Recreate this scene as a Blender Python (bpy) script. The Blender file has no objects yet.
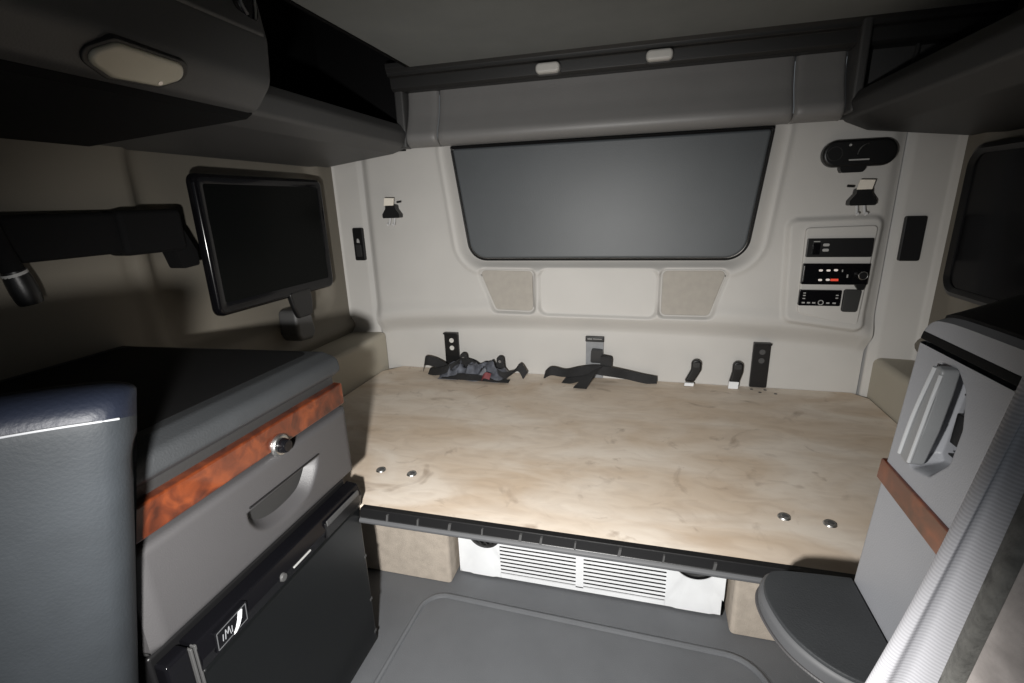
import bpy, bmesh, math, random
import numpy as np
from mathutils import Vector, Matrix, noise
random.seed(7)
S = bpy.context.scene
COL = S.collection

# ------------------------------------------------------------------ materials
def mat(name, col, rough=.6, var=.0, vscale=6, bump=.0, bscale=200, metal=0, coat=0, emit=None, estr=0, spec=.5):
    m = bpy.data.materials.new(name); m.use_nodes = True
    nt = m.node_tree; N = nt.nodes; L = nt.links
    b = N['Principled BSDF']
    b.inputs['Roughness'].default_value = rough
    b.inputs['Metallic'].default_value = metal
    b.inputs['Specular IOR Level'].default_value = spec
    b.inputs['Coat Weight'].default_value = coat
    b.inputs['Coat Roughness'].default_value = .08
    c = (*col, 1)
    b.inputs['Base Color'].default_value = c
    tc = N.new('ShaderNodeTexCoord')
    if var > 0:
        nz = N.new('ShaderNodeTexNoise'); nz.inputs['Scale'].default_value = vscale; nz.inputs['Detail'].default_value = 5
        L.new(tc.outputs['Object'], nz.inputs['Vector'])
        rp = N.new('ShaderNodeValToRGB')
        rp.color_ramp.elements[0].position = .3; rp.color_ramp.elements[1].position = .7
        rp.color_ramp.elements[0].color = (*[x*(1-var) for x in col], 1)
        rp.color_ramp.elements[1].color = (*[min(1, x*(1+var)) for x in col], 1)
        L.new(nz.outputs['Fac'], rp.inputs['Fac']); L.new(rp.outputs['Color'], b.inputs['Base Color'])
    if bump > 0:
        n2 = N.new('ShaderNodeTexNoise'); n2.inputs['Scale'].default_value = bscale; n2.inputs['Detail'].default_value = 3
        L.new(tc.outputs['Object'], n2.inputs['Vector'])
        bp = N.new('ShaderNodeBump'); bp.inputs['Strength'].default_value = bump; bp.inputs['Distance'].default_value = .002
        L.new(n2.outputs['Fac'], bp.inputs['Height']); L.new(bp.outputs['Normal'], b.inputs['Normal'])
    if emit:
        b.inputs['Emission Color'].default_value = (*emit, 1); b.inputs['Emission Strength'].default_value = estr
    return m

def srgb(r, g, b):
    f = lambda c: (c/255/12.92) if c/255 <= .04045 else ((c/255+.055)/1.055)**2.4
    return (f(r), f(g), f(b))

M = {}
M['beige'] = mat('beige_moulding', srgb(190, 188, 184), .62, .05, 3, .15, 350)
M['beige_shaded'] = mat('shaded_beige_wall', srgb(112, 107, 97), .7, .05, 3, .15, 350)  # same beige as the pillars, darkened so the colour carries the walls' shade
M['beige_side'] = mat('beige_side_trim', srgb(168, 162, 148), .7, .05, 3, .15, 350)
M['speaker'] = mat('speaker_cloth', srgb(166, 161, 153), .85, .05, 40, .5, 600)
M['vinyl'] = mat('grey_vinyl', srgb(80, 84, 87), .48, .07, 4, .2, 260)
M['pad'] = mat('header_vinyl', srgb(122, 121, 120), .45, .06, 4, .25, 260)
M['ceil'] = mat('ceiling_liner', srgb(128, 131, 130), .8, .05, 8, .2, 400)
M['dark'] = mat('dark_grey_plastic', srgb(70, 70, 70), .5, .05, 6, .2, 300)
M['darker'] = mat('charcoal_plastic', srgb(40, 40, 40), .5, .05, 6, .2, 300)
M['black'] = mat('black_plastic', srgb(18, 18, 19), .4, 0, 1, .1, 300)
M['matblack'] = mat('black_felt', srgb(12, 12, 13), .9, 0, 1, .2, 300, spec=.2)
M['under'] = mat('underside_black', srgb(20, 19, 18), .38, 0, 1, .1, 120)
M['gloss'] = mat('gloss_black', (.004, .004, .005), .14, spec=.3)
M['screen'] = mat('screen_glass', (.003, .0036, .0035), .3, spec=.06)
M['glass'] = mat('night_window_glass', (.004, .004, .005), .2, spec=.1)
M['cabgrey'] = mat('cabinet_grey', srgb(64, 63, 64), .5, .04, 5, .2, 420)
M['cabsilver'] = mat('cabinet_silver', srgb(140, 142, 147), .45, .04, 5, .2, 420)
M['top'] = mat('cabinet_top_mat', srgb(44, 46, 48), .6, .1, 12, .3, 300)
M['topblack'] = mat('cabinet_black_top', srgb(13, 13, 14), .7, 0, 1, .2, 300, spec=.25)
M['handle'] = mat('handle_silver', srgb(128, 130, 132), .4, .03, 5, .1, 420)
M['chrome'] = mat('chrome', (.8, .8, .8), .18, metal=1)
M['steel'] = mat('zinc_steel', (.55, .55, .54), .35, .1, 40, .2, 200, metal=1)
M['white'] = mat('white_plastic', srgb(226, 228, 230), .45, .04, 10, .05, 200)
M['slatwhite'] = mat('white_painted_metal', srgb(232, 234, 236), .45, .06, 9, .1, 90)
M['offwhite'] = mat('offwhite_latch', srgb(205, 203, 198), .4, .03, 10)
M['carpet'] = mat('beige_carpet', srgb(176, 166, 154), .95, .1, 30, .9, 420, spec=.1)
M['rubber'] = mat('grey_rubber_floor', srgb(92, 94, 97), .6, .07, 8, .4, 420)
M['matrub'] = mat('grey_rubber_mat', srgb(95, 97, 100), .55, .07, 8, .4, 420)
M['seat'] = mat('seat_vinyl', srgb(34, 37, 40), .62, .12, 12, .22, 260, spec=.2)
M['seatside'] = mat('seat_vinyl_navy', srgb(17, 21, 31), .5, .15, 10, .25, 200, spec=.25)
M['fridge'] = mat('fridge_black', srgb(9, 11, 12), .34, .1, 6, .1, 300)
M['strap'] = mat('black_webbing', srgb(30, 30, 31), .75, .2, 60, .8, 500)
M['net'] = mat('grey_net_cloth', srgb(84, 87, 95), .5, .5, 30, .6, 300)
M['red'] = mat('red_cloth', srgb(112, 52, 56), .7, .1, 40)
M['lens'] = mat('lamp_lens', srgb(190, 184, 166), .3, .08, 12, coat=.5)
M['tabwhite'] = mat('white_paper_tab', srgb(235, 228, 215), .7)
M['redled'] = mat('red_led', (.2, .01, .01), .4, emit=(1, .10, .05), estr=.55)
M['whiteled'] = mat('pale_led', (.3, .3, .3), .4, emit=(1, .85, .75), estr=.45)
M['print'] = mat('pale_print', srgb(165, 165, 163), .5)
M['lip'] = mat('grey_rubber_lip', srgb(74, 75, 77), .6)
M['plategrey'] = mat('grey_painted_plate', srgb(128, 130, 133), .5, .1, 40)
M['edge_glint'] = mat('lever_edge_glint', srgb(168, 170, 172), .35)  # paler than the lever, paints highlights along its two long edges
M['prong'] = mat('bright_prong', srgb(215, 215, 215), .35)
M['flap'] = mat('flap_charcoal', srgb(42, 43, 42), .6)

def wood_mat():
    m = mat('burl_wood', srgb(150, 78, 44), .28, coat=.6)
    nt = m.node_tree; N = nt.nodes; L = nt.links; b = N['Principled BSDF']
    tc = N.new('ShaderNodeTexCoord'); nz = N.new('ShaderNodeTexNoise')
    nz.inputs['Scale'].default_value = 16; nz.inputs['Detail'].default_value = 8; nz.inputs['Distortion'].default_value = 1.6
    L.new(tc.outputs['Object'], nz.inputs['Vector'])
    rp = N.new('ShaderNodeValToRGB'); e = rp.color_ramp.elements
    e[0].position = .3; e[0].color = (*srgb(50, 22, 13), 1); e[1].position = .72; e[1].color = (*srgb(112, 54, 26), 1)
    x = e.new(.5); x.color = (*srgb(82, 37, 19), 1)
    L.new(nz.outputs['Fac'], rp.inputs['Fac']); L.new(rp.outputs['Color'], b.inputs['Base Color'])
    return m
M['wood'] = wood_mat()

def board_mat():
    m = mat('worn_plywood', srgb(205, 186, 158), .62)
    nt = m.node_tree; N = nt.nodes; L = nt.links; b = N['Principled BSDF']
    tc = N.new('ShaderNodeTexCoord')
    mp = N.new('ShaderNodeMapping'); mp.inputs['Scale'].default_value = (1.0, 2.2, 1)
    L.new(tc.outputs['Object'], mp.inputs['Vector'])
    def noise_n(scale, detail, dist, src):
        n = N.new('ShaderNodeTexNoise'); n.inputs['Scale'].default_value = scale
        n.inputs['Detail'].default_value = detail; n.inputs['Distortion'].default_value = dist
        L.new(src, n.inputs['Vector']); return n
    def ramp(p0, c0, p1, c1, src):
        r = N.new('ShaderNodeValToRGB'); e = r.color_ramp.elements
        e[0].position = p0; e[0].color = (*c0, 1); e[1].position = p1; e[1].color = (*c1, 1)
        L.new(src, r.inputs['Fac']); return r
    def mix(kind, fac, a, c):
        x = N.new('ShaderNodeMix'); x.data_type = 'RGBA'; x.blend_type = kind
        if isinstance(fac, float): x.inputs[0].default_value = fac
        else: L.new(fac, x.inputs[0])
        L.new(a, x.inputs[6]); L.new(c, x.inputs[7]); return x.outputs[2]
    big = noise_n(2.6, 7, .9, mp.outputs['Vector'])
    col = ramp(.34, srgb(203, 184, 162), .64, srgb(224, 213, 199), big.outputs['Fac']).outputs['Color']
    grain = noise_n(9, 9, 1.6, mp.outputs['Vector'])
    g = ramp(.36, (.76, .73, .71), .56, (1, 1, 1), grain.outputs['Fac']).outputs['Color']
    col = mix('MULTIPLY', .35, col, g)
    smu = noise_n(5.5, 4, 2.2, tc.outputs['Object'])
    sm = ramp(.61, (0, 0, 0), .74, (.55, .55, .55), smu.outputs['Fac']).outputs['Color']
    dk = N.new('ShaderNodeRGB'); dk.outputs[0].default_value = (*srgb(138, 118, 100), 1)
    col = mix('MIX', sm, col, dk.outputs[0])
    L.new(col, b.inputs['Base Color'])
    bp = N.new('ShaderNodeBump'); bp.inputs['Strength'].default_value = .12; bp.inputs['Distance'].default_value = .004
    L.new(grain.outputs['Fac'], bp.inputs['Height']); L.new(bp.outputs['Normal'], b.inputs['Normal'])
    return m
M['board'] = board_mat()

def curtain_mat():
    m = mat('ribbed_curtain_cloth', srgb(178, 178, 184), .8, spec=.2)
    nt = m.node_tree; N = nt.nodes; L = nt.links; b = N['Principled BSDF']
    uv = N.new('ShaderNodeUVMap')
    w = N.new('ShaderNodeTexWave'); w.bands_direction = 'Y'; w.inputs['Scale'].default_value = 90; w.inputs['Distortion'].default_value = .4
    L.new(uv.outputs['UV'], w.inputs['Vector'])
    rp = N.new('ShaderNodeValToRGB'); e = rp.color_ramp.elements
    e[0].color = (*srgb(186, 186, 191), 1); e[1].color = (*srgb(204, 204, 209), 1)
    L.new(w.outputs['Fac'], rp.inputs['Fac']); L.new(rp.outputs['Color'], b.inputs['Base Color'])
    bp = N.new('ShaderNodeBump'); bp.inputs['Strength'].default_value = .2; bp.inputs['Distance'].default_value = .001
    L.new(w.outputs['Fac'], bp.inputs['Height']); L.new(bp.outputs['Normal'], b.inputs['Normal'])
    return m
M['curtain'] = curtain_mat()
M['binding'] = mat('curtain_binding', srgb(128, 127, 123), .9, .35, 60, .8, 300, spec=.1)
M['lining'] = mat('curtain_lining', srgb(200, 192, 188), .85, .2, 45, .5, 260, spec=.1)

# ------------------------------------------------------------------ mesh helpers
def BM(): return bmesh.new()

def bevel_new(bm, faces, off, seg=3):
    ed = {e for f in faces for e in f.edges}
    if off > 0: bmesh.ops.bevel(bm, geom=list(ed), offset=off, segments=seg, profile=.5, affect='EDGES', clamp_overlap=True)

def box(bm, x0, x1, y0, y1, z0, z1, bev=0, seg=3):
    v = [bm.verts.new(p) for p in [(x0,y0,z0),(x1,y0,z0),(x1,y1,z0),(x0,y1,z0),(x0,y0,z1),(x1,y0,z1),(x1,y1,z1),(x0,y1,z1)]]
    fs = [bm.faces.new([v[i] for i in q]) for q in [(3,2,1,0),(4,5,6,7),(0,1,5,4),(1,2,6,5),(2,3,7,6),(3,0,4,7)]]
    bevel_new(bm, fs, bev, seg)

def P3(axis, a, u, v):
    return (a,u,v) if axis == 'x' else ((u,a,v) if axis == 'y' else (u,v,a))

def offset_poly(pts, r):
    out = []; k = len(pts)
    ar = sum(pts[i-1][0]*pts[i][1]-pts[i][0]*pts[i-1][1] for i in range(k)); sg = 1 if ar > 0 else -1
    for i in range(k):
        p = Vector(pts[i]); a = Vector(pts[i-1]); b = Vector(pts[(i+1) % k])
        d1 = (p-a).normalized(); d2 = (b-p).normalized()
        n1 = Vector((-d1.y, d1.x))*sg; n2 = Vector((-d2.y, d2.x))*sg; n = (n1+n2)
        n = n.normalized() if n.length > 1e-6 else n1
        out.append(tuple(p+n*r/max(.5, n.dot(n1))))
    return out

def prism(bm, pts, axis, a0, a1, bev=0, seg=3, caps_only=False):
    if caps_only and bev > 0:
        if a1 < a0: a0, a1 = a1, a0
        bev = min(bev, (a1-a0)*.49); seg = max(seg, 2); n = len(pts); rings = []
        for j in range(seg+1):
            t = math.pi/2*j/seg; rings.append((a0+bev*(1-math.cos(t)), bev*(1-math.sin(t))))
        rings = rings+[(a1-(a-a0), o) for a, o in rings[::-1]]
        V = []
        for a, o in rings:
            q = offset_poly(pts, o) if o > 1e-7 else pts
            V.append([bm.verts.new(P3(axis, a, u, v)) for u, v in q])
        for A, B in zip(V, V[1:]):
            for i in range(n): bm.faces.new([A[i], A[(i+1) % n], B[(i+1) % n], B[i]])
        bm.faces.new(V[0]); bm.faces.new(V[-1])
        bmesh.ops.recalc_face_normals(bm, faces=bm.faces); return
    A = [bm.verts.new(P3(axis, a0, u, v)) for u, v in pts]
    B = [bm.verts.new(P3(axis, a1, u, v)) for u, v in pts]
    n = len(pts); fs = [bm.faces.new(A), bm.faces.new(B[::-1])]
    cap = {e for f in fs for e in f.edges}
    for i in range(n): fs.append(bm.faces.new([A[i], B[i], B[(i+1) % n], A[(i+1) % n]][::-1]))
    if bev > 0:
        ed = cap if caps_only else {e for f in fs for e in f.edges}
        bmesh.ops.bevel(bm, geom=list(ed), offset=bev, segments=seg, profile=.5, affect='EDGES', clamp_overlap=True)
    bmesh.ops.recalc_face_normals(bm, faces=bm.faces)

def roundpoly(pts, r, n=6):
    out = []; k = len(pts)
    rs = r if isinstance(r, (list, tuple)) else [r]*k
    for i in range(k):
        p = Vector(pts[i]); a = Vector(pts[i-1]); b = Vector(pts[(i+1) % k]); rr = rs[i]
        if rr <= 0: out.append(tuple(p)); continue
        da = (a-p).normalized(); db = (b-p).normalized(); ang = da.angle(db)
        d = min(rr/math.tan(ang/2), (a-p).length*.49, (b-p).length*.49); rr2 = d*math.tan(ang/2)
        c = p + (da+db).normalized()*(rr2/math.sin(ang/2))
        s = p+da*d-c; e = p+db*d-c
        a0 = math.atan2(s.y, s.x); a1 = math.atan2(e.y, e.x); dl = (a1-a0+math.pi) % (2*math.pi)-math.pi
        for j in range(n+1):
            t = a0+dl*j/n; out.append((c.x+rr2*math.cos(t), c.y+rr2*math.sin(t)))
    return out

def rect(u0, u1, v0, v1): return [(u0,v0),(u1,v0),(u1,v1),(u0,v1)]

def cyl(bm, p0, p1, r0, r1=None, n=20, bev=0):
    r1 = r0 if r1 is None else r1
    p0 = Vector(p0); p1 = Vector(p1); d = (p1-p0).normalized()
    a = d.orthogonal().normalized(); b = d.cross(a)
    A = [bm.verts.new(p0+(a*math.cos(t)+b*math.sin(t))*r0) for t in [2*math.pi*i/n for i in range(n)]]
    B = [bm.verts.new(p1+(a*math.cos(t)+b*math.sin(t))*r1) for t in [2*math.pi*i/n for i in range(n)]]
    fa = bm.faces.new(A[::-1]); fb = bm.faces.new(B)
    for i in range(n): bm.faces.new([A[i], A[(i+1) % n], B[(i+1) % n], B[i]])
    if bev: bmesh.ops.bevel(bm, geom=list(fa.edges)+list(fb.edges), offset=bev, segments=2, profile=.5, affect='EDGES')

def spline(pts, n=8):
    P = [Vector(p) for p in pts]; out = []
    for i in range(len(P)-1):
        a = P[max(i-1, 0)]; b = P[i]; c = P[i+1]; d = P[min(i+2, len(P)-1)]
        for j in range(n):
            t = j/n
            out.append(.5*((2*b)+(c-a)*t+(2*a-5*b+4*c-d)*t*t+(3*b-a-3*c+d)*t**3))
    out.append(P[-1]); return out

def tube(bm, pts, r, n=10, sm=8):
    P = spline(pts, sm) if sm else [Vector(p) for p in pts]
    rings = []; up = Vector((0, 0, 1))
    for i, p in enumerate(P):
        d = (P[min(i+1, len(P)-1)]-P[max(i-1, 0)]).normalized()
        a = d.cross(up)
        if a.length < 1e-3: a = d.cross(Vector((1, 0, 0)))
        a.normalize(); b = d.cross(a)
        rr = r(i/(len(P)-1)) if callable(r) else r
        rings.append([bm.verts.new(p+(a*math.cos(t)+b*math.sin(t))*rr) for t in [2*math.pi*k/n for k in range(n)]])
    for A, B in zip(rings, rings[1:]):
        for k in range(n): bm.faces.new([A[k], A[(k+1) % n], B[(k+1) % n], B[k]])
    bm.faces.new(rings[0][::-1]); bm.faces.new(rings[-1])

def sheet(bm, us, vs, f, thick=0, uvs=None):
    G = [[bm.verts.new(f(u, v)) for u in us] for v in vs]
    fs = []
    for j in range(len(vs)-1):
        for i in range(len(us)-1):
            fs.append(bm.faces.new([G[j][i], G[j][i+1], G[j+1][i+1], G[j+1][i]]))
    if uvs:
        lay = bm.loops.layers.uv.verify()
        for j in range(len(vs)-1):
            for i in range(len(us)-1):
                fa = fs[j*(len(us)-1)+i]
                for lp, (a, b) in zip(fa.loops, [(i,j),(i+1,j),(i+1,j+1),(i,j+1)]):
                    lp[lay].uv = uvs(us[a], vs[b])
    if thick: bm.normal_update(); bmesh.ops.solidify(bm, geom=fs, thickness=thick)

def ribbon(bm, pts, wdirs, w, th=.002, n=8):
    P = spline(pts, n); W = spline(wdirs, n)
    us = [-.5, -.17, .17, .5]
    vs = list(range(len(P)))
    sheet(bm, us, vs, lambda u, v: P[v]+W[v].normalized()*w*u, th)

def finish(name, bm, m, loc, parent, ang=35):
    bmesh.ops.recalc_face_normals(bm, faces=bm.faces)
    me = bpy.data.meshes.new(name)
    bmesh.ops.translate(bm, verts=bm.verts, vec=-Vector(loc))
    bm.to_mesh(me); bm.free()
    me.materials.append(M[m] if isinstance(m, str) else m)
    me.shade_smooth()
    me.set_sharp_from_angle(angle=math.radians(ang))
    o = bpy.data.objects.new(name, me); COL.objects.link(o)
    wn = o.modifiers.new('weighted', 'WEIGHTED_NORMAL'); wn.keep_sharp = True; wn.weight = 50
    if parent: o.parent = parent
    else: o.location = loc
    return o

def root_of(o):
    while o.parent: o = o.parent
    return o

def part(par, name, bm, m, label=None, ang=35):
    """child of a thing (or of one of its parts); vertices come in world coordinates"""
    loc = Vector(root_of(par).location)
    o = finish(name, bm, m, loc, par, ang)
    if label: o['label'] = label
    return o

def thing(name, label, cat, loc, group=None):
    o = bpy.data.objects.new(name, None); o.empty_display_size = .05; COL.objects.link(o)
    o.location = loc; o['label'] = label; o['category'] = cat
    if group: o['group'] = group
    return o

def single(name, bm, m, loc, label, cat, group=None, ang=35):
    o = finish(name, bm, m, loc, None, ang); o['label'] = label; o['category'] = cat
    if group: o['group'] = group
    return o

def struct(name, bm, m, loc=(0, 0, 0), ang=35):
    o = finish(name, bm, m, loc, None, ang); o['kind'] = 'structure'; return o

def copy_thing(r, delta, label):
    c = r.copy(); COL.objects.link(c); c.location = Vector(r.location)+Vector(delta); c['label'] = label
    for ch in r.children:
        d = ch.copy(); COL.objects.link(d); d.parent = c
        for g in ch.children:
            e = g.copy(); COL.objects.link(e); e.parent = d
    return c

# 2D signed distance of a polygon (numpy)
def sdf_poly(px, pz, poly):
    d = np.full(px.shape, 1e9); s = np.ones(px.shape)
    n = len(poly)
    for i in range(n):
        ax, az = poly[i]; bx, bz = poly[i-1]
        ex, ez = bx-ax, bz-az; wx, wz = px-ax, pz-az
        t = np.clip((wx*ex+wz*ez)/(ex*ex+ez*ez), 0, 1)
        d = np.minimum(d, (wx-ex*t)**2+(wz-ez*t)**2)
        c1 = pz >= az; c2 = pz < bz; c3 = ex*wz > ez*wx
        flip = (c1 & c2 & c3) | (~c1 & ~c2 & ~c3)
        s = np.where(flip, -s, s)
    return s*np.sqrt(d)

def sstep(a, b, x):
    t = np.clip((x-a)/(b-a), 0, 1); return t*t*(3-2*t)

def inset_poly(poly, r):
    c = Vector((sum(p[0] for p in poly)/len(poly), sum(p[1] for p in poly)/len(poly)))
    out = []; k = len(poly)
    for i in range(k):
        p = Vector(poly[i]); a = Vector(poly[i-1]); b = Vector(poly[(i+1) % k])
        da = (a-p).normalized(); db = (b-p).normalized(); ang = da.angle(db)
        out.append(tuple(p+(da+db).normalized()*(r/math.sin(ang/2))))
    return out

def field(us, vs, F, axis, base, sign):
    """relief surface: F[j][i] is the height above 'base' along sign*axis"""
    bm = BM()
    U = list(us); V = list(vs)
    G = [[bm.verts.new(P3(axis, base+sign*float(F[j, i]), float(U[i]), float(V[j]))) for i in range(len(U))] for j in range(len(V))]
    for j in range(len(V)-1):
        for i in range(len(U)-1):
            bm.faces.new([G[j][i], G[j][i+1], G[j+1][i+1], G[j+1][i]])
    return bm

# ------------------------------------------------------------------ SETTING
# floor
b = BM(); box(b, -1.36, 1.02, -.6, 2.1, -.03, 0); struct('floor', b, 'rubber')
# back wall: one moulded panel with recesses
PAD = [(-.775,1.50),(.43,1.50),(.378,.968),(-.712,.968)]
SPK_L = [(-.677,.928),(-.436,.924),(-.436,.747),(-.606,.750)]
MID = [(-.403,.928),(.062,.928),(.062,.738),(-.403,.742)]
SPK_R = [(.082,.928),(.322,.930),(.268,.746),(.082,.745)]
CTRL = [(.510,1.104),(.792,1.110),(.780,.715),(.530,.748)]
us = np.linspace(-1.192, .828, 420); vs = np.concatenate([np.linspace(.30, .60, 20)[:-1], np.linspace(.60, 1.0, 130)[:-1], np.linspace(1.0, 1.46, 110)])
X, Z = np.meshgrid(us, vs)
F = np.zeros(X.shape)
crease = .665+.045*np.clip(1-((X+.18)/.98)**2, 0, 1)**.6
F -= .046*(1-sstep(crease-.055, crease+.030, Z))
F += .012*np.exp(-((Z-crease-.05)/.035)**2)                       # fullness just above the crease
d = sdf_poly(X, Z, inset_poly(PAD, .085))-.085
F -= .042*(1-sstep(0, .045, d))
F += .006*np.exp(-((d-.055)/.012)**2)
for poly, r, dep, w in ((SPK_L, .02, .012, .014), (SPK_R, .02, .012, .014), (MID, .03, .008, .014)):
    d = sdf_poly(X, Z, inset_poly(poly, r))-r
    m_ = 1-sstep(-.002, w, d); F = F*(1-m_)-dep*m_
d = sdf_poly(X, Z, inset_poly(CTRL, .025))-.025
F += .016*(1-sstep(-.004, .016, d))
F -= (.016*sstep(.77, .828, X)**2+.016*sstep(1.14, 1.192, -X)**2)*sstep(.66, .74, Z)      # panel edges roll back to the pillars
struct('wall_back', field(us, vs, F, 'y', 1.97, -1), 'beige', ang=60)
# corner pillars
pl = [(-1.40,1.86),(-1.365,1.95),(-1.335,1.985),(-1.225,1.995),(-1.196,2.005),(-1.196,2.09),(-1.40,2.09)]
b = BM(); prism(b, roundpoly(pl, [0,.03,.02,.05,.01,0,0]), 'z', .30, 1.46); struct('trim_1', b, 'beige')
pr = [(-.36-x, y) for x, y in pl][::-1]
b = BM(); prism(b, roundpoly(pr, [0,0,.01,.05,.02,.03,0]), 'z', .30, 1.46); struct('trim_2', b, 'beige')
# side walls
us = np.linspace(-.6, 2.0, 150); vs = np.linspace(0, 1.9, 130)
Yv, Zv = np.meshgrid(us, vs)
F = np.zeros(Yv.shape)
niche = rect(1.10, 1.84, .80, 1.40)
d = sdf_poly(Yv, Zv, inset_poly(niche, .06))-.06
F += .035*sstep(-.005, .05, d)
F += .02*(1-sstep(.0, .05, np.abs(Zv-.66)))*sstep(1.1, 1.3, Yv)
F -= .008*np.exp(-((Yv-1.0-.02*(Zv-.9))/.008)**2)*(Zv < 1.10)
struct('wall_left', field(us, vs, F, 'x', -1.375, 1), 'beige_shaded', ang=60)
struct('wall_right', field(us, vs, F, 'x', 1.025, -1), 'beige_shaded', ang=60)
# ledges along the bunk ends
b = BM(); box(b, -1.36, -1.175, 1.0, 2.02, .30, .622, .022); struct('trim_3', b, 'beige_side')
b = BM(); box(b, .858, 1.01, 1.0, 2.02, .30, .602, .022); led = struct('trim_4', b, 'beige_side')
# ceiling
b = BM(); box(b, -.87, 1.02, -.6, 1.90, 1.70, 1.73, .004); struct('ceiling', b, 'ceil')
b = BM(); box(b, -1.37, -.88, -.6, 2.1, 1.93, 1.96); box(b, -.885, -.872, -.6, 1.9, 1.70, 1.95); struct('shade_trim', b, 'matblack')  # black slabs paint in the shade of the cavity left of the ceiling
# header rail under the ceiling
rp_ = [(1.855,1.703),(1.868,1.690),(1.868,1.678),(1.890,1.676),(1.892,1.640),(1.905,1.630),(2.02,1.630),(2.02,1.72),(1.855,1.72)]
b = BM(); prism(b, [(y, z) for y, z in rp_], 'x', -.97, 1.0, .002, 1); struct('trim_5', b, 'darker')

# night window in the right wall
win = roundpoly(rect(1.25, 1.905, .878, 1.312), .05)
b = BM(); prism(b, win, 'x', .985, 1.03, .006); w1 = struct('window_1', b, 'glass')
b = BM(); o_ = roundpoly(rect(1.235, 1.920, .863, 1.327), .06, 8); i_ = roundpoly(rect(1.262, 1.893, .890, 1.300), .045, 8)
n_ = len(o_)
R_ = [[b.verts.new((x, *q)) for q in ring] for x, ring in ((1.03, o_), (.980, o_), (.972, [((p[0]+q[0])/2, (p[1]+q[1])/2) for p, q in zip(o_, i_)]), (.982, i_), (1.0, i_))]
for A, B in zip(R_, R_[1:]):
    for k in range(n_): b.faces.new([A[k], A[(k+1) % n_], B[(k+1) % n_], B[k]])
g_ = finish('window_gasket', b, 'black', (0, 0, 0), w1)

# ------------------------------------------------------------------ BACK WALL THINGS
# upholstered lower panel in the moulded opening
t = thing('upholstered_panel', 'large grey vinyl panel with slanted sides set into the beige back wall', 'panel', (-.17, 1.99, .97))
pp = roundpoly([(-.767,1.419),(.422,1.419),(.372,.974),(-.704,.974)], [.01,.01,.075,.075], 10)
b = BM(); prism(b, pp, 'y', 1.978, 2.008, .010, 4, caps_only=True); part(t, 'vinyl_cover', b, 'vinyl')
b = BM(); pl_ = [(x, 1.984, z) for x, z in roundpoly([(-.772,1.424),(.427,1.424),(.377,.968),(-.709,.968)], [.01,.01,.08,.08], 10)]
tube(b, pl_[22:]+pl_[:1] if False else pl_[11:22]+pl_[22:]+pl_[:1] if False else pl_+pl_[:1], .0042, 6, 0); part(t, 'edge_piping', b, 'black')
b = BM(); box(b, -.775, .430, 1.980, 1.992, 1.417, 1.428, .003); part(t, 'gap_shade_strip', b, 'matblack', 'black strip standing in for the shadow under the header pad')  # black strip paints the shadow line between pad and vinyl
# header pad with two side wings
hp = thing('padded_header', 'padded grey vinyl header across the top of the back wall', 'panel', (-.17, 1.95, 1.42))
prof = [(1.96,1.64),(1.945,1.640),(1.940,1.60),(1.925,1.54),(1.905,1.495),(1.893,1.468),(1.897,1.444),(1.918,1.430),(1.945,1.426)]
prof = [(p.x, p.y) for p in spline([(y, z, 0) for y, z in prof], 5)]
def pad(x0, x1, dz=0):
    b = BM(); xs = [x0, x0+.004, x0+.012]+list(np.linspace(x0+.03, x1-.03, 12))+[x1-.012, x1-.004, x1]
    n = len(prof)
    def f(u, v):
        y, z = prof[v]; e = min(u-x0, x1-u); k = max(0, 1-e/.012)
        return (u, y+.014*k*k, z+dz)
    sheet(b, xs, list(range(n)), f)
    return b
part(hp, 'centre_pad', pad(-.795, .462), 'pad', ang=60)
part(hp, 'side_pad', pad(-.930, -.797), 'pad', ang=60)
part(hp, 'side_pad', pad(.464, .611), 'pad', ang=60)
# latches on the rail
def latch(cx, cz, tilt, label):
    t = thing('header_latch', label, 'latch', (cx, 1.893, cz), 'latches on the header rail')
    b = BM(); prism(b, roundpoly([(cx-.043,cz-.017-tilt),(cx+.043,cz-.017+tilt),(cx+.043,cz+.017+tilt),(cx-.043,cz+.017-tilt)], .014, 6), 'y', 1.862, 1.893, .009, 4, caps_only=True)
    part(t, 'latch_cap', b, 'offwhite')
    b = BM(); prism(b, roundpoly(rect(cx-.046, cx+.046, cz-.021, cz+.021), .016, 6), 'y', 1.885, 1.894, .002, 1); part(t, 'mounting_plate', b, 'dark')
latch(-.347, 1.653, 0, 'white oval latch on the header rail, nearer the open shelf')
latch(.031, 1.657, 0, 'white oval latch on the header rail, nearer the overhead bin')
# speakers
def speaker(poly, label):
    cx = sum(p[0] for p in poly)/4; cz = sum(p[1] for p in poly)/4
    t = thing('speaker_grille', label, 'speaker', (cx, 1.985, cz), 'speaker grilles below the vinyl panel')
    q = inset_poly(poly, .003)
    b = BM(); prism(b, roundpoly(q, .018, 5), 'y', 1.977, 1.995, .004, 3, caps_only=True); part(t, 'grille_cloth', b, 'speaker')
    b = BM(); ring = [(x, 1.979, z) for x, z in roundpoly(inset_poly(poly, .001), .02, 5)]; tube(b, ring+ring[:1], .003, 6, 0); part(t, 'grille_frame', b, 'beige')
speaker(SPK_L, 'tapered beige speaker grille under the vinyl panel, above the strap pile')
speaker(SPK_R, 'tapered beige speaker grille nearest the radio panel')
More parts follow.
